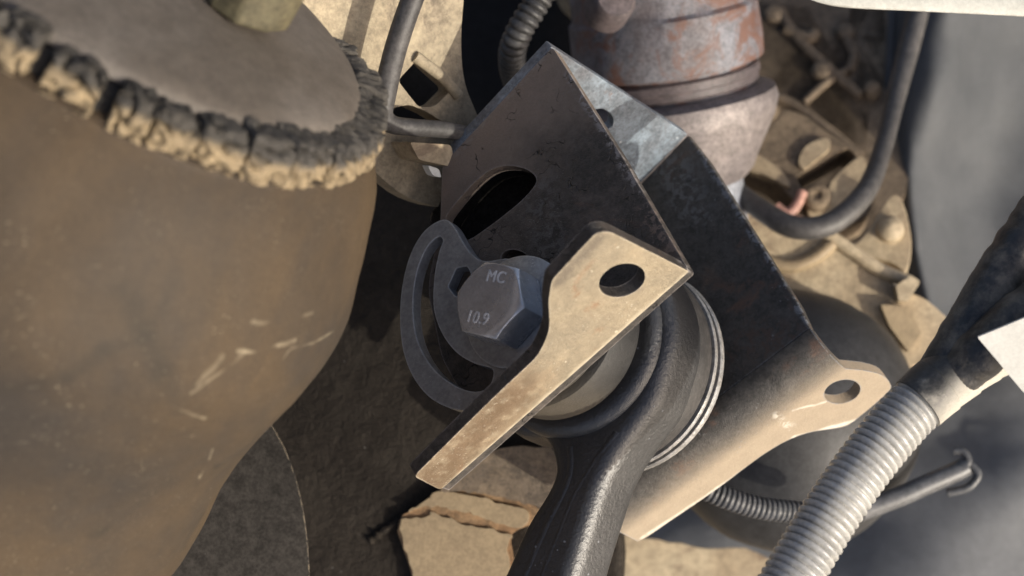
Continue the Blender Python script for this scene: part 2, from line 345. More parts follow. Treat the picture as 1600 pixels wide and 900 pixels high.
# flange in front: stands on the fold of the front cheek, towards the viewer
A0, A1 = fp.at(*f0), fp.at(*f1)
fl_n = (A1 - A0).cross(a).normalized()
if fl_n.dot(b) < 0: fl_n = -fl_n
flp = Plane(A0, fl_n)
B0, B1 = rp.at(1298, 560), rp.at(945, 824); BR = 13.0
bh_p = fp.off(19.1); bh_l = fp.off(7.5)                 # planes of the bolt head's top and foot
fd = (B1 - B0).normalized(); up = a.cross(fd).normalized()
if up.dot(b) > 0: up = -up                    # from the fold back up the cheek
rp2 = Plane(B0 + a * BR, -up)                 # face of the rear flange
M = dict(
    ground=grime('dusty_ground', (.10, .085, .065), (.16, .13, .10), patch=6, grit=.5, grit_s=300),
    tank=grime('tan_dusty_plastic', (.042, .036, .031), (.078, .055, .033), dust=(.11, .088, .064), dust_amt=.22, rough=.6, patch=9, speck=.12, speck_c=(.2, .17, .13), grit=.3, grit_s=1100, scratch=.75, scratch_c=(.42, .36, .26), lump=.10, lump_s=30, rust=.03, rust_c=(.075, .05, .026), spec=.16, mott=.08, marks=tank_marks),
    ring=grime('cracked_rubber', (.062, .057, .051), (.036, .033, .029), dust=(.32, .245, .145), dust_amt=.5, rough=.85, patch=60, grit=.6, grit_s=900, crack_shade=.95, lump=.35, lump_s=240, zone=(hc + n_up * hk_ * 40, hc + n_up * hk_ * 24, .03, .6, .8)),
    core=grime('dark_rubber', (.03, .027, .024), (.018, .017, .016), dust=(.12, .1, .07), dust_amt=.1, rough=.8, patch=60, grit=.5, lump=.3),
    disc=grime('grey_dusty_disc', (.145, .128, .112), (.095, .08, .066), dust=(.19, .168, .14), dust_amt=.3, rough=.55, patch=20, grit=.25, lump=.08, lump_s=60, speck=.1, mott=.2),
    boss=grime('olive_cap', (.085, .076, .045), (.12, .10, .055), dust=(.19, .16, .095), dust_amt=.35, rough=.6, patch=50, grit=.3, lump=.1, lump_s=60),
    black=grime('black_painted_steel', (.036, .032, .029), (.060, .052, .046), dust=(.27, .21, .165), dust_amt=.42, rough=.42, patch=24, grit=.5, speck=.35, speck_c=(.18, .17, .16), scratch=1.2, scratch_c=(.2, .19, .18), wear=.85, wear_c=(.27, .24, .22), rust=.14, rust_c=(.07, .045, .033), crack=1.6, mott=.5, marks=((fp.at(890, 118), fp.at(985, 265), 1.6, .6, (.27, .25, .24), 1.9), (fp.at(975, 250), fp.at(1070, 412), 2.4, .6, (.25, .23, .22), 1.9), (fp.at(1015, 325), fp.at(1052, 385), 4.5, .5, (.15, .11, .09), 1.9), (fp.at(840, 300), fp.at(862, 395), 6, .8, (.12, .115, .11), 1.6), (fp.at(694, 262), fp.at(858, 80), 1.0, .6, (.24, .21, .18), 1.8)), lump=.12, lump_s=220, zone=(fp.at(905, 300), fp.at(770, 170), .28, .9, .95)),
    blackin=grime('black_painted_steel_inner', (.042, .039, .036), (.066, .060, .054), dust=(.14, .115, .092), dust_amt=.38, rough=.46, patch=26, grit=.6, speck=.65, speck_c=(.22, .22, .23), scratch=.7, scratch_c=(.16, .16, .17), wear=.6, wear_c=(.25, .26, .28), rust=.24, rust_c=(.07, .042, .03), lump=.2, lump_s=160, seed=.31, mott=.5, marks=((rp.at(1050, 262), rp.at(1085, 330), 7, .8, (.15, .15, .155), 1.7), (rp.at(1180, 530), rp.at(1240, 545), 7, .7, (.07, .045, .034), 1.8), (rp.at(1085, 222), rp.at(1290, 548), 1.2, .6, (.2, .21, .23), 1.8)), zone=(rp.at(1030, 275), rp.at(1060, 215), .8, .5, .5)),
    web=grime('skylit_steel', (.22, .27, .32), (.12, .125, .14), dust=(.19, .16, .16), dust_amt=.12, rough=.5, metal=.2, patch=38, grit=.5, speck=.7, speck_c=(.6, .63, .66), rust=.05, rust_c=(.12, .085, .075), wear=.5, wear_c=(.4, .42, .45), lump=.15, lump_s=160),  # pale blue of the skylight is put into the steel colour
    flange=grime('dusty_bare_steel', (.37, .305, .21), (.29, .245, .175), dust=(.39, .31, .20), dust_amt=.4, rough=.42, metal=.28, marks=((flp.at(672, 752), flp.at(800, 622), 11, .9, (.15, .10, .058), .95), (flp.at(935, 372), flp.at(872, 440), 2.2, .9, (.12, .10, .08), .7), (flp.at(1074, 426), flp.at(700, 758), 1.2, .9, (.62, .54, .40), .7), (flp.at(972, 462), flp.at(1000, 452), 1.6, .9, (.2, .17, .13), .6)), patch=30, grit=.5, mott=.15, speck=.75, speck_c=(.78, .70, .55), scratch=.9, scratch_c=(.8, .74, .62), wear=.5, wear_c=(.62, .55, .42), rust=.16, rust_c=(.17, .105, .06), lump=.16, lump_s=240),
    rolled=grime('dusty_rolled_steel', (.042, .039, .036), (.066, .060, .054), dust=(.40, .325, .235), dust_amt=.25, rough=.46, patch=26, grit=.6, speck=.65, speck_c=(.22, .22, .23), scratch=.7, scratch_c=(.16, .16, .17), wear=.6, wear_c=(.25, .26, .28), rust=.24, rust_c=(.07, .042, .03), lump=.2, lump_s=160, seed=.31, mott=.5, zone=(B0 + a * 1, B0 + a * 17, .04, .35, .92), marks=((rp2.at(1336, 657), rp2.at(1238, 685), 1.1, .9, (.72, .68, .6), .8), (rp2.at(1238, 685), rp2.at(1120, 764), 1.1, .9, (.72, .66, .55), .8), (rp2.at(1120, 764), rp2.at(1004, 840), 1.1, .9, (.72, .66, .55), .8), (rp2.at(1240, 640), rp2.at(1290, 628), .5, .8, (.7, .66, .58), .6), (rp2.at(1215, 650), rp2.at(1236, 668), 1.4, .8, (.6, .57, .5), 1.6))),  # pale outer-edge lines paint the glint of a bevel
    zinc=grime('grey_zinc_steel', (.33, .34, .355), (.40, .41, .425), dust=(.25, .24, .23), dust_amt=.12, rough=.3, metal=.5, patch=40, grit=.25, speck=.6, speck_c=(.5, .52, .55), scratch=1.3, scratch_c=(.6, .62, .65), mott=.2, wear=1.0, wear_c=(.66, .70, .74)),
    bolt=grime('bolt_steel', (.48, .485, .50), (.57, .575, .59), dust=(.16, .15, .14), dust_amt=.1, rough=.26, metal=.6, patch=50, grit=.25, scratch=1.1, scratch_c=(.45, .47, .5), mott=.12, marks=((fp.off(14).at(832, 452), fp.off(14).at(828, 470), 6.5, .5, (.62, .66, .70), .75), (bh_p.at(808, 416), bh_p.at(803, 487), 1.0, .9, (.85, .87, .9), .9), (bh_p.at(803, 487), bh_p.at(757, 529), .8, .9, (.8, .82, .85), .8), (bh_p.at(770, 402), bh_p.at(806, 413), .6, .9, (.75, .77, .8), .7), (bh_p.at(808, 489), bh_l.at(846, 508), .6, .9, (.7, .72, .75), .6), (bh_p.at(812, 414), bh_l.at(850, 436), .6, .9, (.7, .72, .75), .6)), wear=1.1, wear_c=(.62, .64, .68)),  # marks paint the bright facet and edge highlights over the worn steel
    mark=grime('stamped_mark', (.55, .55, .55), (.68, .68, .68), dust_amt=0, rough=.35, metal=0., grit=.1),
    arm=grime('black_cast_arm', (.020, .0208, .0225), (.031, .0312, .033), dust=(.11, .10, .09), dust_amt=.14, rough=.36, patch=30, mott=.2, grit=.3, grit_s=1100, speck=.6, speck_c=(.35, .37, .4), lump=.13, lump_s=560, spec=1.0, wear=.2, wear_c=(.2, .2, .2)),
    rubber=grime('bushing_rubber', (.03, .028, .027), (.05, .045, .042), dust=(.2, .16, .12), dust_amt=.2, rough=.6, patch=40, grit=.25),
    sleeve=grime('sandy_lit_sleeve', (.024, .024, .025), (.036, .035, .034), dust=(.38, .31, .21), dust_amt=.15, zone=(fp.off(-20).at(950, 560), fp.off(-20).at(880, 650), .5, .6, .22), rough=.5, metal=.15, patch=40, mott=.2, grit=.45, grit_s=1500, speck=.2),  # sunlit lower end and shaded top painted into the colour
    plate_ring=grime('pale_washer', (.3, .3, .3), (.38, .36, .33), dust_amt=.25, rough=.42, metal=.4, patch=40, grit=.2),
    cross=grime('black_undercoat', (.022, .018, .0145), (.036, .030, .024), dust=(.032, .029, .025), dust_amt=.14, rough=.6, patch=22, grit=.9, grit_s=700, speck=.45, speck_c=(.16, .15, .14), mott=.2, lump=.6, lump_s=140, spec=.1),
    tan=grime('tan_sunlit_paint', (.36, .275, .165), (.29, .22, .135), dust=(.40, .31, .195), dust_amt=.25, rough=.6, patch=18, mott=.2, grit=.2, lump=.04, lump_s=60),
    tanbrown=grime('brown_scale', (.13, .10, .072), (.2, .15, .10), dust=(.28, .22, .15), dust_amt=.25, rough=.7, patch=35, grit=.6, lump=.3),
    orange=grime('orange_scale', (.24, .14, .068), (.30, .20, .11), dust_amt=.15, rough=.75, patch=60, grit=.5, lump=.3),
    shield=grime('dark_shield', (.024, .022, .02), (.034, .031, .028), dust=(.022, .02, .018), dust_amt=.2, rough=.6, patch=25, grit=.3, speck=.2, spec=.05, wear=.3, wear_c=(.3, .25, .18)),
    pipe=grime('dark_pipe', (.05, .048, .048), (.075, .07, .067), dust=(.13, .115, .10), dust_amt=.22, rough=.5, patch=40, grit=.15),
    hose=grime('black_hose', (.035, .035, .037), (.055, .054, .054), dust=(.12, .11, .10), dust_amt=.18, rough=.45, patch=40, grit=.15),
    casing=grime('pale_casting', (.40, .33, .225), (.26, .215, .15), dust=(.46, .385, .265), dust_amt=.35, rough=.8, patch=22, grit=.6, grit_s=500, mott=.22, lump=.3, lump_s=70, rust=.22, rust_c=(.10, .08, .058)),
    engine=grime('brown_casting', (.14, .104, .07), (.22, .165, .108), dust=(.30, .24, .155), dust_amt=.28, rough=.75, patch=24, grit=.4, lump=.3, lump_s=60),
    pale=grime('pale_cover_and_sunlit_pad', (.50, .41, .275), (.36, .28, .18), dust=(.55, .46, .31), dust_amt=.3, rough=.65, patch=22, mott=.28, grit=.2, lump=.15, lump_s=50, rust=.2, rust_c=(.14, .10, .065)),
    void=grime('shade_black', (.006, .006, .0065), (.010, .010, .011), dust_amt=0, rough=.7, grit=.1, spec=.2),  # near-black that paints the shade inside deep openings
    pink=grime('pink_clip', (.5, .27, .21), (.42, .24, .19), dust_amt=.2, rough=.5, grit=.1),
    rusty=grime('rusty_blue_steel', (.17, .175, .20), (.115, .10, .105), dust=(.25, .21, .2), dust_amt=.3, rough=.55, metal=.15, patch=34, grit=.35, rust=.36, rust_c=(.085, .043, .032), speck=.25, speck_c=(.5, .5, .52), lump=.1, lump_s=90),
    rustcone=grime('purplish_steel', (.17, .15, .15), (.23, .2, .19), dust=(.28, .25, .23), dust_amt=.25, rough=.5, metal=.2, patch=26, grit=.2),
    band=grime('clamp_band', (.075, .062, .066), (.10, .078, .078), dust=(.16, .12, .11), dust_amt=.2, rough=.55, patch=40, grit=.15),
    stem=grime('pale_blue_stem', (.30, .32, .36), (.36, .37, .41), dust_amt=.05, rough=.45, metal=.2, patch=40, grit=.1),
    panel=grime('grey_panel', (.060, .065, .071), (.085, .090, .097), dust=(.115, .112, .105), dust_amt=.3, rough=.6, spec=.25, patch=14, grit=.2, mott=.08, scratch=.5, scratch_c=(.2, .2, .2), lump=.08, lump_s=30, speck=.1),
    boot=grime('dark_boot', (.022, .022, .023), (.034, .034, .035), dust=(.07, .066, .06), dust_amt=.15, rough=.5, patch=20, grit=.15),
    dimtube=grime('dim_grey_tube', (.07, .073, .077), (.10, .10, .105), dust_amt=.1, rough=.4, grit=.1),
    tray=grime('grey_tray', (.15, .155, .16), (.22, .225, .23), dust=(.30, .275, .235), dust_amt=.28, rough=.65, spec=.3, patch=9, mott=.12, grit=.2, lump=.06, lump_s=30),
    conduit=grime('grey_conduit', (.34, .34, .33), (.46, .45, .42), dust=(.52, .49, .42), dust_amt=.3, rough=.22, coat=.25, patch=30, mott=.18, grit=.12, spec=.6, scratch=.15),
    tape=grime('black_tape', (.020, .020, .021), (.035, .033, .032), dust=(.2, .175, .14), dust_amt=.45, rough=.35, patch=35, grit=.3, grit_s=900, speck=.3, speck_c=(.4, .38, .34), lump=.1, lump_s=300),
    taped=grime('greyed_tape', (.03, .03, .03), (.05, .05, .048), dust=(.58, .54, .46), dust_amt=.45, rough=.38, patch=40, grit=.3, speck=.3, zone=(P(1462, 596, 440), P(1512, 630, 440), .5, .5, .9)),
    white=grime('white_paper', (.60, .59, .54), (.66, .65, .60), dust=(.7, .66, .56), dust_amt=.1, rough=.6, patch=20, grit=.06, mott=.08),
    body=grime('white_body_paint', (.70, .69, .61), (.66, .65, .57), dust=(.6, .57, .48), dust_amt=.15, rough=.4, patch=20, grit=.06, mott=.1, wear=.3, wear_c=(.35, .33, .28)),
)

# ------------------------------------------------------------------ the surroundings
def sheet_world(name, size, z, mat, n=24):
    me = bpy.data.meshes.new(name); bm = bmesh.new()
    bmesh.ops.create_grid(bm, x_segments=n, y_segments=n, size=size)
    for v in bm.verts: v.co.z = .02 * noise.fractal(v.co * 1.3, .8, 2, 3) if abs(v.co.x) < size * .8 else 0
    bm.to_mesh(me); bm.free(); me.materials.append(mat)
    o = bpy.data.objects.new(name, me); COL.objects.link(o); o.location.z = z; o['kind'] = 'structure'; return o
sheet_world('ground', 30, 0, M['ground'])

# pale casting, upper left
pc = Plane(P(600, 120, 500), V((.62, -.12, 1)))
cas = thing('gearbox_casing', pc.at(600, 260), 'pale dusty casting with a dark round opening and diamond pocket, behind the bent pipe', 'engine casing')
dia = rpoly([(655, 90), (708, 138), (680, 166), (655, 168), (622, 126)], 8)
lowp = rpoly([(604, 172), (640, 163), (672, 178), (705, 200), (690, 214), (610, 208)], 8)
out = smooth([(380, -80), (600, -90), (735, -80), (728, -30), (721, 60), (727, 130), (752, 195), (765, 250), (720, 320), (640, 310), (560, 250), (440, 180)], 5)
obj('cast_wall', slab(out, pc, 9, [dia, lowp]), M['casing'], cas, bev=4)
vp = Plane(P(815, 80, 720), V((0, 0, 1)))
obj('opening_shade', slab(ellipse(815, 80, 190, 230), vp, 8), M['void'], cas)  # black sheet standing in for the shade of the opening
obj('cast_corner', slab(smooth([(876, -50), (1000, -50), (985, 20), (950, 30), (925, 42), (905, 24), (886, 2)], 4), Plane(P(930, 10, 690), V((.3, 0, 1))), 12), M['casing'], cas, bev=3)
pv = pc.off(-30)
obj('pocket_shade', slab(rpoly([(580, 60), (705, 90), (712, 215), (590, 225)], 8), pv, 8), M['void'], cas)  # black sheet added for the shade behind the holes
obj('cast_rib', tube([pc.off(.3).at(x, y) for x, y in ((648, 88), (690, 120), (716, 150))], 2.0, 10), M['casing'], cas)
obj('cast_ledge', slab(rpoly([(640, 222), (705, 226), (712, 262), (655, 250)], 6), pc.off(14), 14), M['pale'], cas, bev=3)
obj('paint_chip', slab(rpoly([(668, 258), (686, 264), (690, 278), (676, 274)], 4), pc.off(20), 4), M['white'], cas, bev=1)

# dark crossmember with peeling paint
xp = Plane(P(600, 550, 585), V((-.10, .12, 1)))
xm = thing('crossmember', xp.at(560, 880), 'black undercoated crossmember behind the bracket and the slotted plate', 'crossmember')
xo = ragged([(470, 140), (560, 165), (600, 186), (650, 222), (690, 268), (740, 340), (800, 420), (900, 560), (950, 700), (950, 960), (620, 960), (380, 960), (380, 500)], 5, .05, 5, True)
obj('beam', slab(xo, xp, 40), M['cross'], xm, bev=5)
obj('weld_seam', tube([xp.off(.4 + .8 * noise.noise(V((i * 1.7, 0, 0)))).at(694 - i * 6.2 + 2 * noise.noise(V((i, 2, 0))), 764 + i * 4.3 + 3 * noise.noise(V((i, 5, 0)))) for i in range(20)], lambda s: 1.5 + 1.1 * noise.noise(V((s * .6, 1, 0))), 8, k=3), M['cross'], xm)
tp = xp.off(3)
obj('paint_or_sunlit_layer', slab(ragged([(622, 820), (660, 788), (690, 762), (735, 715), (850, 700), (905, 740), (890, 800), (810, 828), (797, 858), (812, 960), (660, 960), (642, 892)], 4, .07, 6, True), tp, 3), M['orange'], xm)
obj('paint_or_sunlit_layer', slab(ragged([(624, 818), (668, 808), (676, 801), (720, 818), (760, 826), (800, 838), (792, 862), (806, 960), (664, 960), (643, 890)], 5, .09, 7, True), tp.off(1.2), 1.2), M['tan'], xm, bev=.4, label='large tan sheet standing in for a sunlit area')  # tan sheet stands in for a sunlit patch of the crossmember
obj('paint_or_sunlit_layer', slab(ragged([(640, 800), (672, 776), (692, 768), (740, 776), (800, 792), (822, 800), (815, 824), (760, 812), (720, 800), (670, 790)], 5, .11, 7, True), tp.off(1.5), 1.5), M['tan'], xm, bev=.4)
obj('paint_or_sunlit_layer', slab(ragged([(688, 764), (735, 712), (850, 698), (900, 740), (870, 792), (825, 788), (790, 780), (740, 768)], 6, .12, 7, True), tp.off(2), 2), M['tanbrown'], xm, bev=.4, label='brown flaking scale')

# dark shield disc, lower left
sp = Plane(P(400, 800, 520), V((.15, -.05, 1)))
obj('dust_shield', slab(smooth([(300, 590), (400, 640), (440, 690), (466, 760), (479, 830), (484, 900), (484, 960), (380, 990), (220, 980), (200, 800), (220, 650)], 6), sp, 3), M['shield'], None, bev=.9,
    label='thin dark shield with a curved rim showing between the tan housing and the crossmember', cat='dust shield')

# bent pipe and small hoses
obj('metal_pipe', tube([P(x, y, d) for x, y, d in ((668, -60, 482), (640, 10, 482), (617, 80, 482), (602, 145, 482), (598, 178, 483), (612, 194, 486), (645, 199, 491), (700, 204, 500), (780, 222, 512))], lambda s: 3.6 - .8 * min(1, max(0, (s - 46) / 12)), 16), M['pipe'], None,
    label='dark metal pipe with a sharp elbow beside the tip of the bracket', cat='pipe')
def corr(r, pitch, depth, sharp=1.): return lambda s: r + depth * (abs(math.sin(math.pi * s / pitch)) ** sharp) - depth * .5
obj('corrugated_hose', tube([P(x, y, d) for x, y, d in ((870, -50, 560), (838, 5, 560), (812, 48, 562), (800, 85, 570), (806, 125, 590), (830, 170, 620))], corr(4.6, 2.9, 1.3, .7), 20, step=.36), M['hose'], None,
    label='black corrugated hose dropping into the dark round opening', cat='hose')

# rusty joint
ax = V((.16, -.95, -.27)).normalized(); jo = P(1043, 80, 640); k = 640 / F
jt = thing('ball_joint', jo + ax * 200 * k, 'rusty blue grey round joint with a clamp band, above the bracket', 'joint')
def jl(pr, wob=.5): return lathe(jo, ax, [(t * k / .96, r * k) for t, r in pr], 72, wob=wob, wf=.06)
obj('upper_cup', jl([(-190, 120), (-170, 134), (-80, 140), (-64, 141), (-58, 147), (-10, 149), (16, 148), (22, 146), (25, 132), (64, 130)]), M['rusty'], jt, bev=0)
obj('clamp_band', jl([(30, 120), (30, 136), (33, 139), (44, 139), (46, 136), (55, 136), (58, 133), (58, 120)], .15), M['band'], jt, ang=30)
obj('lower_cone', jl([(60, 100), (63, 142), (70, 160), (86, 163), (110, 154), (168, 122), (188, 112), (200, 100), (204, 60)]), M['rustcone'], jt)
obj('stem', jl([(190, 50), (194, 92), (330, 92), (335, 60)], .1), M['stem'], jt)
lg = P(948, 12, 590)
obj('recess_lump', lathe(lg + V((0, 0, -8)), V((.25, .2, 1)), [(0, 9), (12, 8.5), (14, 7), (14.5, 0)], 20, wob=.5), M['band'], jt)  # dark lump standing in for a brown recess

# engine casting, upper right
ep = Plane(P(1270, 130, 775), V((-.15, .5, 1)))
lp_ = Plane(P(1250, 270, 688), V((-.1, .35, 1)))
eng = thing('engine_block', ep.at(1260, 440), 'brown ribbed engine casting full of dark pockets, between the joint and the grey panel', 'engine')
pk = [[(1262, 6), (1318, 18), (1322, 45), (1330, 85), (1322, 106), (1270, 78), (1276, 48), (1240, 24)],
      [(1213, 82), (1230, 56), (1262, 84), (1276, 102), (1240, 112), (1226, 136), (1212, 130)],
      [(1203, 140), (1236, 126), (1276, 116), (1302, 120), (1258, 159), (1230, 150)],
      [(1262, 162), (1282, 148), (1357, 193), (1354, 228), (1318, 214)],
      [(1342, 92), (1366, 104), (1384, 128), (1366, 176), (1352, 172), (1338, 150)],
      [(1168, 204), (1190, 184), (1234, 170), (1194, 212), (1166, 232)],
      [(1243, 276), (1324, 230), (1338, 244), (1288, 292), (1254, 296)],
      [(1130, 262), (1172, 266), (1200, 276), (1242, 314), (1226, 332), (1140, 330)],
      [(1300, 330), (1340, 340), (1345, 356), (1300, 372), (1270, 372)],
      [(1338, -30), (1380, -30), (1384, 60), (1364, 92), (1344, 50)],
      [(1326, 378), (1352, 376), (1382, 398), (1386, 416), (1336, 392)]]
obj('block_wall', slab(ragged([(1120, -90), (1480, -90), (1470, 120), (1430, 250), (1392, 330), (1300, 340), (1120, 330)], 4, .03, 4, True), ep, 26, [rpoly(p, 7) for p in pk]), M['engine'], eng, bev=3.5)
low_ = [rpoly(p, 7) for p in (pk[6], pk[7])]
obj('lower_wall', slab(ragged([(1080, 225), (1165, 232), (1196, 208), (1234, 172), (1290, 204), (1346, 240), (1362, 262), (1360, 330), (1310, 352), (1200, 350), (1080, 345)], 2, .05, 4, True), lp_, 22, low_), M['engine'], eng, bev=3)
obj('pocket_shade_back', slab([(1080, -100), (1470, -100), (1435, 200), (1400, 340), (1080, 340)], ep.off(-36), 6), M['void'], eng)  # black backing in place of the shade in the pockets
def bar(pts, r, mat=None, lift=3, part='casting_rib', pl=None): obj(part, tube([(pl or ep).off(lift).at(x, y) for x, y in pts], r, 12), mat or M['engine'], eng)
bar([(1168, 140), (1215, 152), (1262, 178), (1345, 244)], 2.6, None, 1)
bar([(1218, 20), (1252, 66), (1300, 112), (1345, 150)], 2.7, None, 1)
bar([(1322, 110), (1290, 130), (1256, 160)], 2.1, None, 1)
bar([(1322, 60), (1334, 88), (1325, 112)], 2.6, None, 1)
bar([(1228, 46), (1262, 60), (1274, 50)], 3.2, None, 1)
def knob(x, y, r, h=7, mat=None, part='boss', sq=1): # a cast boss with a rounded top
    obj(part, lathe(ep.at(x, y) - ep.n * 3, ep.n, [(0, r * 1.1), (h * .6, r), (h * .9, r * .8), (h, r * .45), (h * 1.02, 0)], 24, wob=r * .12, wf=.09), mat or M['pale'], eng)
knob(1212, 24, 6, mat=M['engine']); knob(1320, 52, 4.5, mat=M['engine']); knob(1362, 146, 4.5, 10, mat=M['engine']); knob(1200, 172, 5.5, mat=M['engine']); knob(1286, 112, 6, mat=M['engine'])
obj('sunlit_pad', slab(smooth([(1248, 250), (1262, 226), (1292, 216), (1296, 232), (1272, 252), (1256, 264)], 5), lp_.off(2.5), 6), M['pale'], eng, bev=2.4)  # pale lumps stand in for spots of sun on the casting
obj('sunlit_pad', slab(smooth([(1160, 236), (1190, 244), (1222, 268), (1234, 292), (1200, 276), (1164, 262)], 5), lp_.off(2.5), 6), M['pale'], eng, bev=2.4)
obj('sunlit_pad', slab(smooth([(1290, 306), (1302, 280), (1346, 244), (1352, 280), (1330, 318), (1284, 344), (1262, 330)], 5), lp_.off(3.5), 7), M['pale'], eng, bev=3)
obj('plug', lathe(lp_.off(5).at(1276, 310), lp_.n, [(-8, 6.5), (2, 6), (3.5, 4.5), (3.6, 2.5), (2.5, 2), (2.4, 0)], 24), M['engine'], eng)
obj('clip', join(tube([lp_.off(8).at(x, y) for x, y in ((1212, 324), (1226, 334), (1236, 344), (1252, 346))], 2.6, 10), tube([lp_.off(8).at(x, y) for x, y in ((1230, 336), (1244, 322), (1254, 300))], 2.4, 10)), M['pink'], eng)
cp = Plane(P(1290, 420, 655), V((-.1, .1, 1)))
cov = thing('cast_cover', cp.at(1300, 480), 'pale tan cast cover catching the sun below the curved black hose', 'cover')
obj('cover_body', slab(smooth([(1120, 318), (1172, 328), (1200, 356), (1240, 372), (1292, 364), (1326, 384), (1380, 416), (1400, 448), (1450, 470), (1490, 520), (1440, 570), (1320, 560), (1180, 470), (1100, 380)], 4), cp, 26), M['pale'], cov, bev=5)
obj('cover_rib', tube([cp.off(1).at(x, y) for x, y in ((1180, 402), (1230, 416), (1270, 404), (1300, 380))], 3, 12), M['tan'], cov)
obj('cover_rib', tube([cp.off(1).at(x, y) for x, y in ((1292, 366), (1330, 392), (1372, 420), (1420, 440))], 3, 12), M['pale'], cov)
obj('cover_block', slab(rpoly([(1400, 446), (1424, 430), (1438, 440), (1420, 470), (1404, 470)], 3), cp.off(9), 12), M['pale'], cov, bev=2)
obj('cover_slope', slab(rpoly([(1376, 476), (1418, 478), (1440, 520), (1420, 550), (1390, 510)], 3), cp.off(6), 9), M['tan'], cov, bev=2)
knobp = Plane(P(1385, 340, 665), V((-.2, .2, 1)))
obj('lug_plate', slab(smooth([(1330, 392), (1352, 366), (1392, 306), (1412, 320), (1424, 380), (1416, 424), (1392, 410)], 4), knobp, 16), M['pale'], cov, bev=3)
obj('stud', lathe(knobp.at(1391, 360), knobp.n, [(-2, 6), (5, 5.5), (6.5, 4), (7, 0)], 20), M['pale'], cov)

obj('curved_hose', tube([P(x, y, d) for x, y, d in ((1450, -40, 700), (1424, 60, 695), (1400, 150, 680), (1380, 230, 660), (1352, 300, 640), (1300, 348, 632), (1245, 356, 632), (1195, 332, 640), (1140, 290, 655))], lambda s: 4.4 + .4 * math.sin(s * .05), 20), M['pipe'], None,
    label='smooth black hose curving below the brown engine casting', cat='hose')

# grey folded panel, right
pn = thing('inner_panel', P(1480, 560, 700), 'dark grey folded sheet metal panel standing at the far right', 'panel')
obj('panel_sheet', loft([[(1396, -20, 770), (1440, -10, 750), (1492, -10, 740), (1560, 0, 770), (1680, 0, 780)],
                         [(1388, 150, 770), (1420, 150, 748), (1470, 160, 744), (1560, 150, 780), (1680, 150, 785)],
                         [(1380, 250, 770), (1420, 280, 744), (1460, 290, 756), (1540, 300, 786), (1680, 300, 780)],
                         [(1408, 400, 760), (1440, 420, 740), (1480, 430, 760), (1560, 440, 780), (1680, 430, 770)],
                         [(1440, 560, 750), (1480, 570, 735), (1520, 580, 756), (1600, 590, 770), (1700, 590, 770)]], 8, 8, 3, 2.5, .03), M['panel'], pn, ang=60)
obj('panel_hem', tube([P(x, y, d) for x, y, d in ((1396, -20, 769), (1388, 150, 769), (1381, 250, 769), (1409, 400, 759), (1441, 560, 749))], 2.4, 10), M['panel'], pn)

# dark boot, grey tray, lower right
bo = P(1228, 655, 640); br = 205 * 640 / F
obj('rubber_boot', lathe(bo, V((.4, -.35, .85)), [(br * math.sin(t), br * math.cos(t)) for t in [R(a) for a in range(-86, 87, 6)]] , 56, wob=1.2, wf=.03), M['boot'], None,
    label='large smooth dark rubber boot bulging behind the drilled ear of the bracket', cat='boot')
obj('undertray', loft([[(880, 640, 860), (1050, 610, 850), (1250, 600, 850), (1450, 560, 820), (1700, 520, 800)],
                       [(880, 760, 845), (1050, 740, 830), (1250, 720, 800), (1450, 690, 800), (1700, 660, 790)],
                       [(880, 840, 810), (1050, 830, 790), (1250, 810, 790), (1450, 800, 770), (1700, 760, 780)],
                       [(880, 980, 770), (1050, 980, 760), (1250, 980, 760), (1450, 980, 740), (1700, 960, 770)]], 8, 8, 4, 6, .015), M['tray'], None, ang=60,
    label='broad pale grey moulded tray below everything at the lower right', cat='tray')
lt = Plane(P(1080, 870, 700), V((0, .2, 1)))
obj('tray_lip', slab(ragged([(940, 850), (1010, 842), (1100, 856), (1200, 872), (1230, 990), (900, 990)], 4, .05, 5, True), lt, 14), M['pale'], None, bev=4, label='tan dusty ledge under the end of the rear flange', cat='ledge')
obj('small_conduit', tube([P(x, y, d) for x, y, d in ((1060, 740, 560), (1120, 772, 560), (1180, 792, 562), (1240, 800, 566), (1320, 808, 572))], corr(3.9, 2.0, .8, .7), 16, step=.28), M['dimtube'], None,
    label='thin grey corrugated tube peeking out from under the rear flange', cat='conduit')
hk = thing('hooked_pipe', P(1400, 780, 600), 'grey pipe with a hooked wire end behind the large grey conduit', 'pipe')
obj('pipe_body', tube([P(x, y, d) for x, y, d in ((1340, 800, 590), (1400, 778, 600), (1450, 756, 606), (1492, 738, 610), (1508, 730, 611))], 4, 14), M['dimtube'], hk)
obj('wire_hook', tube([P(x, y, d) for x, y, d in ((1495, 738, 610), (1512, 722, 611), (1505, 706, 612), (1490, 704, 613))], 1.7, 10), M['dimtube'], hk)
obj('wire_hook', tube([P(x, y, d) for x, y, d in ((1480, 770, 612), (1512, 762, 611), (1528, 742, 611), (1516, 726, 612))], 1.7, 10), M['dimtube'], hk)

# white body edge, top right
obj('body_panel', loft([[(1200, -60, 455), (1300, -60, 450), (1450, -60, 448), (1680, -60, 446)],
                        [(1240, -12, 450), (1310, 4, 447), (1450, 12, 445), (1680, 22, 443)],
                        [(1262, -4, 452), (1312, 10, 450), (1450, 16, 448), (1680, 28, 446)]], 8, 4, 2.5, 0), M['body'], None, ang=50,
    label='white painted body edge along the top right', cat='body panel')

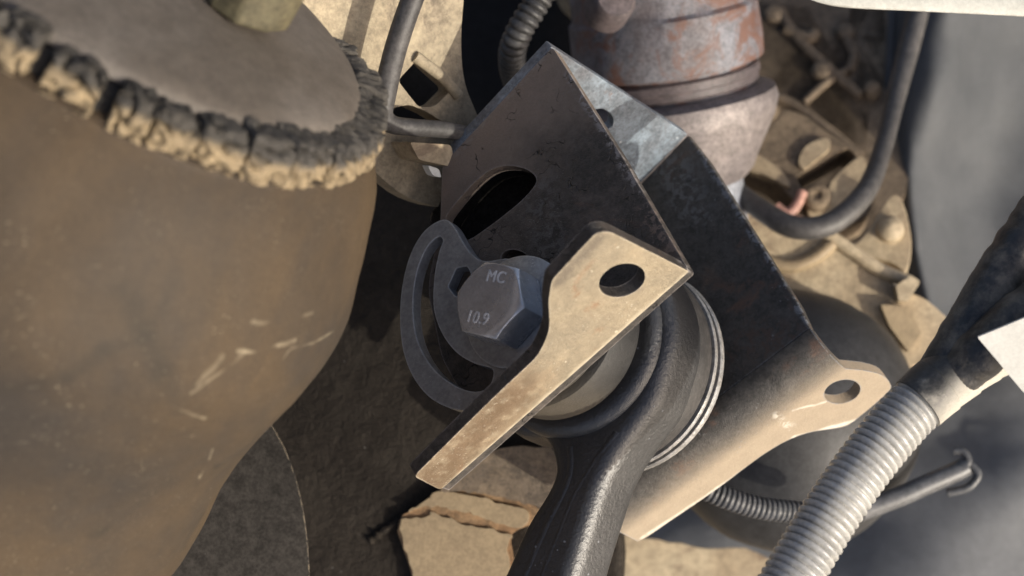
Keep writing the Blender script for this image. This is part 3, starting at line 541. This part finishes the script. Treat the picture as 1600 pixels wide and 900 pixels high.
# ------------------------------------------------------------------ tan housing with the cracked rubber ring
hs = thing('round_housing', hc - n_up * 120, 'large tan dusty round housing with scratches, under the cracked rubber ring', 'housing')
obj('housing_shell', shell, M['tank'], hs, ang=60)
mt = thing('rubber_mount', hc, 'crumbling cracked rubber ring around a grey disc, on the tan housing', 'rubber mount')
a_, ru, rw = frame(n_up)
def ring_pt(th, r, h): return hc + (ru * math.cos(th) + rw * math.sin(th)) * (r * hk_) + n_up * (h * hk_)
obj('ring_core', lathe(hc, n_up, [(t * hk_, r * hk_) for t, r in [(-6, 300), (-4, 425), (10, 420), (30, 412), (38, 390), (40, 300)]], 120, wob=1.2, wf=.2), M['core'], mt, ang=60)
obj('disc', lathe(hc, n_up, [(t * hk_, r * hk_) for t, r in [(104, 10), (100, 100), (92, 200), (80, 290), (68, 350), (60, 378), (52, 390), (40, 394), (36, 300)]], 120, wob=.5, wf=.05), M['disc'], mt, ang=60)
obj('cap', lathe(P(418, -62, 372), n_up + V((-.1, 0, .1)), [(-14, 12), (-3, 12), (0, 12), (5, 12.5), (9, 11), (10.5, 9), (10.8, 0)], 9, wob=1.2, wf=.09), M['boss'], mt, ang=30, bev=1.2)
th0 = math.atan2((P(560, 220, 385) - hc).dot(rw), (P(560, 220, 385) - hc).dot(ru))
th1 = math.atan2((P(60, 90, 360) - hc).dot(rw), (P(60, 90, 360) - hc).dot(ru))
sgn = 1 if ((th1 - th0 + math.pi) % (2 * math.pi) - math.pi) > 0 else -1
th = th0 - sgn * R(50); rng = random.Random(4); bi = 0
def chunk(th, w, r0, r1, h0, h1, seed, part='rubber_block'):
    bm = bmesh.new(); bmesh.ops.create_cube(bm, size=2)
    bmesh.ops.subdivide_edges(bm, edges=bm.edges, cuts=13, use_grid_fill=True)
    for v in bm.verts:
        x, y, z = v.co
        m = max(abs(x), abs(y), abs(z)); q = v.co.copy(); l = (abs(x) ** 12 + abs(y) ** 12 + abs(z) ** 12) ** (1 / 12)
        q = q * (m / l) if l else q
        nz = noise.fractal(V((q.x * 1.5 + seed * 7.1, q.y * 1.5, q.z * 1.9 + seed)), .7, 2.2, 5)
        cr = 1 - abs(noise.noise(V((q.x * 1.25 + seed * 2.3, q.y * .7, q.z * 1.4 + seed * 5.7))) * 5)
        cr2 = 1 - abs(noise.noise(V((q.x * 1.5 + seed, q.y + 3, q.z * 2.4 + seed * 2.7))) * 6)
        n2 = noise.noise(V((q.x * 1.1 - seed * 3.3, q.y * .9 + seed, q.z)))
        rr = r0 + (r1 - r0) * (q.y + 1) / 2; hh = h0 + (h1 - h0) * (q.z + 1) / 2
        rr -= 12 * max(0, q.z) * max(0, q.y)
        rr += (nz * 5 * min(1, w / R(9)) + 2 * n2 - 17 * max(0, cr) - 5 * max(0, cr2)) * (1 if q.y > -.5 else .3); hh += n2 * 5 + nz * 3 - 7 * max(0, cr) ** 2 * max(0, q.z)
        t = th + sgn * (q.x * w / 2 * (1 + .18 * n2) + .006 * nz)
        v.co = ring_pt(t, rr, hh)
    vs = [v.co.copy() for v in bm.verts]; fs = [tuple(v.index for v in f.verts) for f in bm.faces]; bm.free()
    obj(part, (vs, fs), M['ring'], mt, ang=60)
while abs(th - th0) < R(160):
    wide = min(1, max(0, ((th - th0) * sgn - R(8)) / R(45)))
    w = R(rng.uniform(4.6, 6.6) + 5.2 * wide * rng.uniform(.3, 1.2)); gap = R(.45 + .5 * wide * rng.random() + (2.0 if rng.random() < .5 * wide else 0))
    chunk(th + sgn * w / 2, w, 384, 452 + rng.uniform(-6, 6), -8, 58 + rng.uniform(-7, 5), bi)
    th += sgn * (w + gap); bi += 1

# ------------------------------------------------------------------ bracket
bk = thing('steel_bracket', fp.at(690, 765), 'bent steel bracket with black painted cheeks and drilled tan flanges, round the bolted arm', 'bracket')
f0, f1 = V((1075, 423)), V((688, 765))
slot = smooth([(701, 352), (698, 336), (734, 292), (765, 266), (795, 259), (825, 266), (838, 283), (820, 308), (790, 334), (758, 358), (732, 374), (714, 368)], 4)
bh = ellipse(806, 408, 24, 17, 20)
obj('cheek_plate', slab(rpoly([(863, 73, 7), (968, 238, 0), (1075, 421, 5), (880, 594, 0), (688, 763, 3), (735, 640, 20), (690, 560, 20), (668, 450, 20), (688, 345, 4), (691, 258, 10)], 8), fp, 4.2, [slot, bh]), M['black'], bk, bev=.7)
# slot lip and an added dark sheet for the shade seen through it
obj('slot_shade', slab(smooth([(680, 360), (676, 330), (725, 270), (770, 238), (835, 235), (880, 262), (880, 300), (830, 345), (770, 395), (720, 410)], 4), fp.off(-14), 3), M['shield'], bk)
obj('slot_lip', slab(smooth([(692, 356), (690, 334), (730, 284), (765, 256), (797, 249), (832, 258), (848, 283), (826, 316), (794, 343), (760, 368), (732, 383), (706, 376)], 4), fp.off(-4.4), 9.4, [slot]), M['shield'], bk, bev=.6)
P1, P4 = fp.at(863, 73), fp.at(691, 258); P2 = rp.at(1075, 210)
cw = (P4 - P1)
web_n = (P2 - P1).cross(cw).normalized()
if web_n.dot(-P1) < 0: web_n = -web_n
wp = Plane(P1, web_n)
wh = ellipse(941, 187, 19, 15, 35)
whl = [wp.at(x, y) for x, y in wh]
P3 = P2 + cw * 1.0
obj('web_plate', slab3([[P1, P1.lerp(P2, .5), P2, P2 + cw * .33, P3, P4, P1 + cw * .5], whl], web_n * -4), M['web'], bk, bev=.5)
fo = rpoly([(1077, 424, 3), (952, 361, 22), (931, 364, 16), (862, 438, 8), (857, 470, 10), (859, 515, 14), (842, 555, 18), (770, 622, 30), (654, 737, 0), (648, 745, 6), (688, 766, 6), (880, 598, 0)], 10)
flo = obj('flange', slab(fo, flp, 4.2, [ellipse(972, 438, 37, 25, -18, 36)]), M['flange'], bk, bev=.6, label='tan flange with an oval hole nearest the viewer')
flo.data.materials.append(M['black'])
fw = MR @ fl_n
for p in flo.data.polygons: p.material_index = 0 if abs(p.normal.dot(fw)) > .95 and (p.center + bk.location - W(A0)).dot(fw) > -.001 else 1
# rear cheek with its rolled flange
g0, g1 = V((1298, 560)), V((988, 792))
rr = BR
fd = (B1 - B0).normalized()
up = a.cross(fd).normalized()
if up.dot(b) > 0: up = -up                    # from the fold back up the cheek
loop = [rp.at(x, y) for x, y in ((1075, 210), (1108, 252), (1180, 366), (1250, 478))] + [B0 + up * rr, B1 + up * rr] + [rp.at(x, y) for x, y in ((925, 690), (905, 570), (900, 420))] + [P2 + cw * .62, P2 + cw * .3]
obj('cheek_plate', slab3([loop], a * 4), M['blackin'], bk, bev=.7, label='inner face of the rear black cheek')
arc = []
fln = -up                                     # outward direction of the rolled flange face
def bend(t): return up * (rr * (1 - math.sin(t))) + a * (rr * (1 - math.cos(t)))   # t: 0 on the cheek .. 90 deg on the flange
S0, S1 = B0, B1
NB = 12; vs, fs = [], []; th_ = 4.0
rp2 = Plane(B0 + a * rr, fln)
# the rolled corner follows the outline of both ends
for i in range(NB + 1):
    t = R(90) * i / NB; nrm = (-a) * math.cos(t) + fln * math.sin(t)
    for e in range(13):
        q = B0.lerp(B1, e / 12) + bend(t); vs.append(q)
    for e in range(13):
        q = B0.lerp(B1, e / 12) + bend(t) - nrm * th_; vs.append(q)
for i in range(NB):
    for e in range(12):
        k0 = i * 26 + e; fs.append((k0, k0 + 1, k0 + 27, k0 + 26)); k1 = k0 + 13; fs.append((k1, k1 + 26, k1 + 27, k1 + 1))
    for e in (0, 12):
        k0 = i * 26 + e; fs.append((k0, k0 + 26, k0 + 39, k0 + 13))
st0, st1 = B0 + a * rr, B1 + a * rr
fl_out = [(1352, 579), (1378, 586), (1391, 600), (1386, 614), (1334, 658), (1312, 668), (1272, 674), (1235, 686), (1190, 712), (1120, 764), (1050, 812), (1012, 838), (996, 846)]
lp = [st1.lerp(st0, e / 12) for e in range(13)] + [rp2.at(x, y) for x, y in smooth(fl_out, 3, closed=False)]
fl = slab3([lp, [rp2.at(x, y) for x, y in ellipse(1316, 612, 29, 18, -14, 32)]], fln * -th_, 12)
obj('flange', join((vs, fs), fl), M['rolled'], bk, bev=0, ang=50, weld=True, label='long rolled flange of the rear cheek with a drilled ear')

# ------------------------------------------------------------------ slotted plate, washer, bolt
sl = fp.off(4.6)
ro = smooth([(692, 343), (664, 360), (642, 396), (629, 444), (625, 497), (630, 548), (645, 588), (668, 618), (696, 635), (724, 641), (752, 634), (782, 610), (815, 578), (846, 548), (862, 500), (858, 450), (838, 420), (800, 404), (758, 408), (738, 398), (722, 376), (708, 352)], 4)
slt = smooth([(684, 370), (666, 388), (651, 426), (645, 474), (649, 520), (663, 556), (685, 584), (716, 605), (742, 612), (762, 606), (770, 590), (768, 576), (742, 568), (716, 553), (696, 530), (683, 503), (677, 474), (679, 430), (686, 394), (692, 376)], 4)
hexh = rpoly([(713, 419), (730, 416), (736, 428), (729, 452), (712, 464), (700, 448)], 3, 2)
obj('slotted_plate', slab(ro, sl, 4.4, [slt, hexh]), M['zinc'], None, bev=.8, label='grey adjuster plate with a curved slot and a hexagonal hole, under the bolt head', cat='adjuster plate')
BC = sl.at(810, 489)                          # bolt axis meets the plate here
bt = thing('hex_bolt', BC, 'large grey hex bolt stamped MC 10.9, through the slotted plate', 'bolt')
obj('washer', lathe(BC, -a, [(.1, 5), (.1, 17), (.4, 17.6), (1.6, 17.6), (2.0, 17), (2.0, 5)], 64), M['zinc'], bt, ang=35)
hp = sl.off(14.5); HC = hp.at(763, 467)
BC = HC + a * 14.5
e1 = hp.at(810, 415) - HC; rad = e1.length; e1.normalize(); e2 = (-a).cross(e1)
rad = (sum((hp.at(x, y) - HC).length for x, y in ((810, 415), (807, 489), (757, 533), (716, 519), (719, 445), (769, 401))) / 6)
def hexring(h, r, n=60, cap=None):
    out = []
    for i in range(n):
        t = 2 * math.pi * i / n; hx = r * math.cos(R(30)) / math.cos((t + 0) % R(60) - R(30))
        q = min(hx, cap) if cap else hx
        out.append(BC - a * h + (e1 * math.cos(t) + e2 * math.sin(t)) * q)
    return out
rows = [hexring(2.2, rad), hexring(13.0, rad)]
vs = []; fs = []
H0 = 14.5
chm = []
for i in range(60):                            # chamfered top edge: the 30 degree cone cut of a real bolt
    t = 2 * math.pi * i / 60; hx = rad * math.cos(R(30)) / math.cos(t % R(60) - R(30)); rin = rad * .845
    chm.append(BC - a * (H0 - max(0, hx - rin) * .62) + (e1 * math.cos(t) + e2 * math.sin(t)) * hx)
top = [BC - a * H0 + (e1 * math.cos(2 * math.pi * i / 60) + e2 * math.sin(2 * math.pi * i / 60)) * rad * .845 for i in range(60)]
for ring_ in (rows[0], chm, top): vs += ring_
for j in range(2):
    for i in range(60): k2 = (i + 1) % 60; fs.append((j * 60 + i, j * 60 + k2, j * 60 + 60 + k2, j * 60 + 60 + i))
fs += [tuple(range(60)), tuple(range(120, 180))]
bhead = obj('bolt_head', (vs, fs), M['bolt'], bt, ang=22, bev=.25, bseg=2)
def mark(body, px, py, size, tilt):
    cu = bpy.data.curves.new('stamp', 'FONT'); cu.body = body; cu.size = 1; cu.extrude = .03; cu.align_x = 'CENTER'; cu.align_y = 'CENTER'; cu.space_character = 1.05; cu.bevel_depth = .012
    t = bpy.data.objects.new('stamp_tmp', cu); COL.objects.link(t)
    me = bpy.data.meshes.new_from_object(t.evaluated_get(bpy.context.evaluated_depsgraph_get())); bpy.data.objects.remove(t)
    o0 = hp.at(px, py); x = (hp.at(px + 10 * math.cos(R(tilt)), py + 10 * math.sin(R(tilt))) - o0).normalized(); y = (-a).cross(x)
    vs = [o0 + x * v.co.x * size + y * v.co.y * size * 1.1 + hp.n * (v.co.z * size) for v in me.vertices]
    fs = [tuple(p.vertices) for p in me.polygons]
    obj('lettering', (vs, fs), M['mark'], bhead, ang=30)
mark('MC', 775, 433, 4.6, 8); mark('10.9', 746, 497, 4.6, 10)

# ------------------------------------------------------------------ arm and its bushing
B = fp.at(801, 482)
def axp(s): return B + a * s
am = thing('control_arm', axp(50) + c * 90, 'black cast suspension arm with a round bushing, clamped inside the bracket', 'control arm')
mp = Plane(axp(37), -a); cen = axp(37); c3, b3 = c, b
def uv(px, py):
    v = mp.at(px, py) - cen; return (v.dot(c3), v.dot(b3))
RO = 36.0
left = [uv(*p) for p in ((736, 985), (780, 900), (816, 820), (850, 764), (861, 728), (844, 684))]
right = [uv(*p) for p in ((1022, 628), (998, 662), (968, 704), (946, 744), (930, 790), (912, 845), (894, 905), (868, 985))]
ta = math.atan2(left[-1][1], left[-1][0]); tb = math.atan2(right[0][1], right[0][0])
d_ = (tb - ta) % (2 * math.pi)
if d_ < math.pi: d_ -= 2 * math.pi             # the long way round the eye
eye = [(RO * math.cos(ta + d_ * i / 18), RO * math.sin(ta + d_ * i / 18)) for i in range(1, 18)]
lo = smooth(left + eye + right, 4, closed=False)
def at2(q, s): return axp(s) + c3 * q[0] + b3 * q[1]
area = sum(p[0] * q[1] - q[0] * p[1] for p, q in zip(lo, lo[1:] + lo[:1]))
def inset(h):
    out = []; n = len(lo)
    for i in range(n):
        p, q = V((*lo[i - 3], 0)), V((*lo[(i + 3) % n], 0)); t = (q - p).normalized()
        nn = V((-t.y, t.x)) * (1 if area > 0 else -1); out.append((lo[i][0] + nn.x * h, lo[i][1] + nn.y * h))
    return out
arm_v, arm_f = [], []; nl = len(lo)
sect = [(37.0, 5.2), (37.1, 4.2), (37.5, 3.0), (38.3, 1.8), (39.6, .8), (41.4, .2), (43.5, 0), (54, 0), (56.4, .2), (57.8, .9), (58.7, 2.0), (59, 3.5)]   # rounded forged section
for s_, h_ in sect: arm_v += [at2(q, s_) for q in inset(h_)]
for k in range(len(sect) - 1):
    for i in range(nl): arm_f.append((k * nl + i, k * nl + (i + 1) % nl, (k + 1) * nl + (i + 1) % nl, (k + 1) * nl + i))
for base_ in (0, (len(sect) - 1) * nl):
    arm_f += [tuple(base_ + i for i in t) for t in tessellate_polygon([arm_v[base_:base_ + nl]])]
obj('arm_body', (arm_v, arm_f), M['arm'], am, ang=60)
def in2(px, py, h): v = Plane(axp(37 - h), -a).at(px, py); return v
obj('arm_rib', tube([in2(x, y, -2.35) for x, y in ((790, 985), (826, 900), (856, 830), (882, 778), (896, 740), (896, 700))], 2.6, 14), M['arm'], am)
obj('arm_rib', tube([in2(x, y, -2.25) for x, y in ((822, 985), (852, 900), (876, 840), (900, 780), (930, 728), (968, 676))], 2.4, 14), M['arm'], am)
bu = bpy.data.objects.new('bushing', None); COL.objects.link(bu); bu.parent = am; bu.empty_display_size = .01
def ax_l(name, pr, mat, ang=35, wob=0): obj(name, lathe(axp(0), a, pr, 96, wob=wob, wf=.1), mat, bu, ang=ang)
obj('eye_boss', lathe(axp(0), a, [(38, 24), (33.8, 24.5), (33.6, 28.5), (34.4, 30.6), (36.2, 31.8), (38, 32.2)], 96), M['arm'], am, ang=60)
ax_l('bushing_washer', [(4.4, 8), (4.4, 25), (5, 25.6), (14, 25.8), (15, 25.2), (15, 8)], M['sleeve'])
ax_l('bushing_sleeve', [(15.2, 20), (15.2, 25.5), (16.2, 27.4), (18, 28), (29, 28), (31, 27.2), (32, 25), (32, 20)], M['sleeve'])
ax_l('bushing_rubber', [(32, 20), (32, 25.5), (38, 25), (38, 20)], M['rubber'])
ax_l('bushing_rubber', [(58, 20), (58, 34.5), (60, 35.6), (66, 35.2), (67.5, 33), (67.5, 20)], M['rubber'])
ax_l('bushing_plate', [(67.7, 10), (67.7, 35.6), (68.2, 36), (69.0, 36), (69.4, 35.6), (69.4, 10)], M['plate_ring'])
ax_l('bushing_plate', [(71.6, 10), (71.6, 35.8), (72.2, 36.3), (73.4, 36.3), (74, 35.8), (74, 10)], M['plate_ring'])
ax_l('bushing_spacer', [(69.4, 10), (69.4, 33), (71.6, 33), (71.6, 10)], M['rubber'])
ax_l('inner_sleeve', [(74, 4), (74, 12), (LA - .2, 12), (LA - .2, 4)], M['rubber'])

# ------------------------------------------------------------------ large conduit, sleeve and tag
cd = thing('corrugated_conduit', P(1230, 920, 440), 'large grey corrugated conduit with a taped sleeve, crossing the lower right corner', 'conduit')
path = [(1190, 985, 425), (1236, 905, 430), (1292, 812, 436), (1352, 725, 441), (1410, 655, 445), (1448, 618, 447)]
obj('corrugated_tube', tube([P(*p) for p in path], corr(7.7, 2.3, 1.4, .7), 40, step=.21), M['conduit'], cd, ang=70)
obj('taped_sleeve', tube([P(*p) for p in ((1434, 631, 446), (1462, 606, 447), (1500, 578, 448), (1545, 552, 450), (1620, 520, 455))], lambda s: 8.6 + .35 * (s % 8.5) / 8.5 - .9 * max(0, (s - 12) / 22), 40, step=.35), M['taped'], cd, ang=40)
obj('black_sleeve', tube([P(*p) for p in ((1462, 612, 450), (1490, 560, 449), (1530, 490, 449), (1572, 420, 450), (1640, 320, 455))], lambda s: 8.2 - .5 * min(1, s / 20) + .5 * noise.noise(V((s * .25, 4, 2))), 32, step=.8), M['tape'], cd, ang=70)
obj('black_sleeve', tube([P(*p) for p in ((1490, 588, 447), (1540, 545, 441), (1590, 500, 438), (1660, 450, 438))], lambda s: 7.4 + .4 * noise.noise(V((s * .25, 7, 2))), 32, step=.8), M['tape'], cd, ang=70)
tg = Plane(P(1570, 540, 426), V((-.1, -.25, 1)))
obj('paper_tag', slab(rpoly([(1527, 527, 3), (1600, 497, 0), (1680, 470, 0), (1680, 640, 0), (1600, 614, 3), (1578, 588, 4), (1560, 566, 4)], 4, 3), tg, 1.0), M['white'], None, bev=.2, label='blank white tag wrapped on the black sleeve at the right edge', cat='tag')
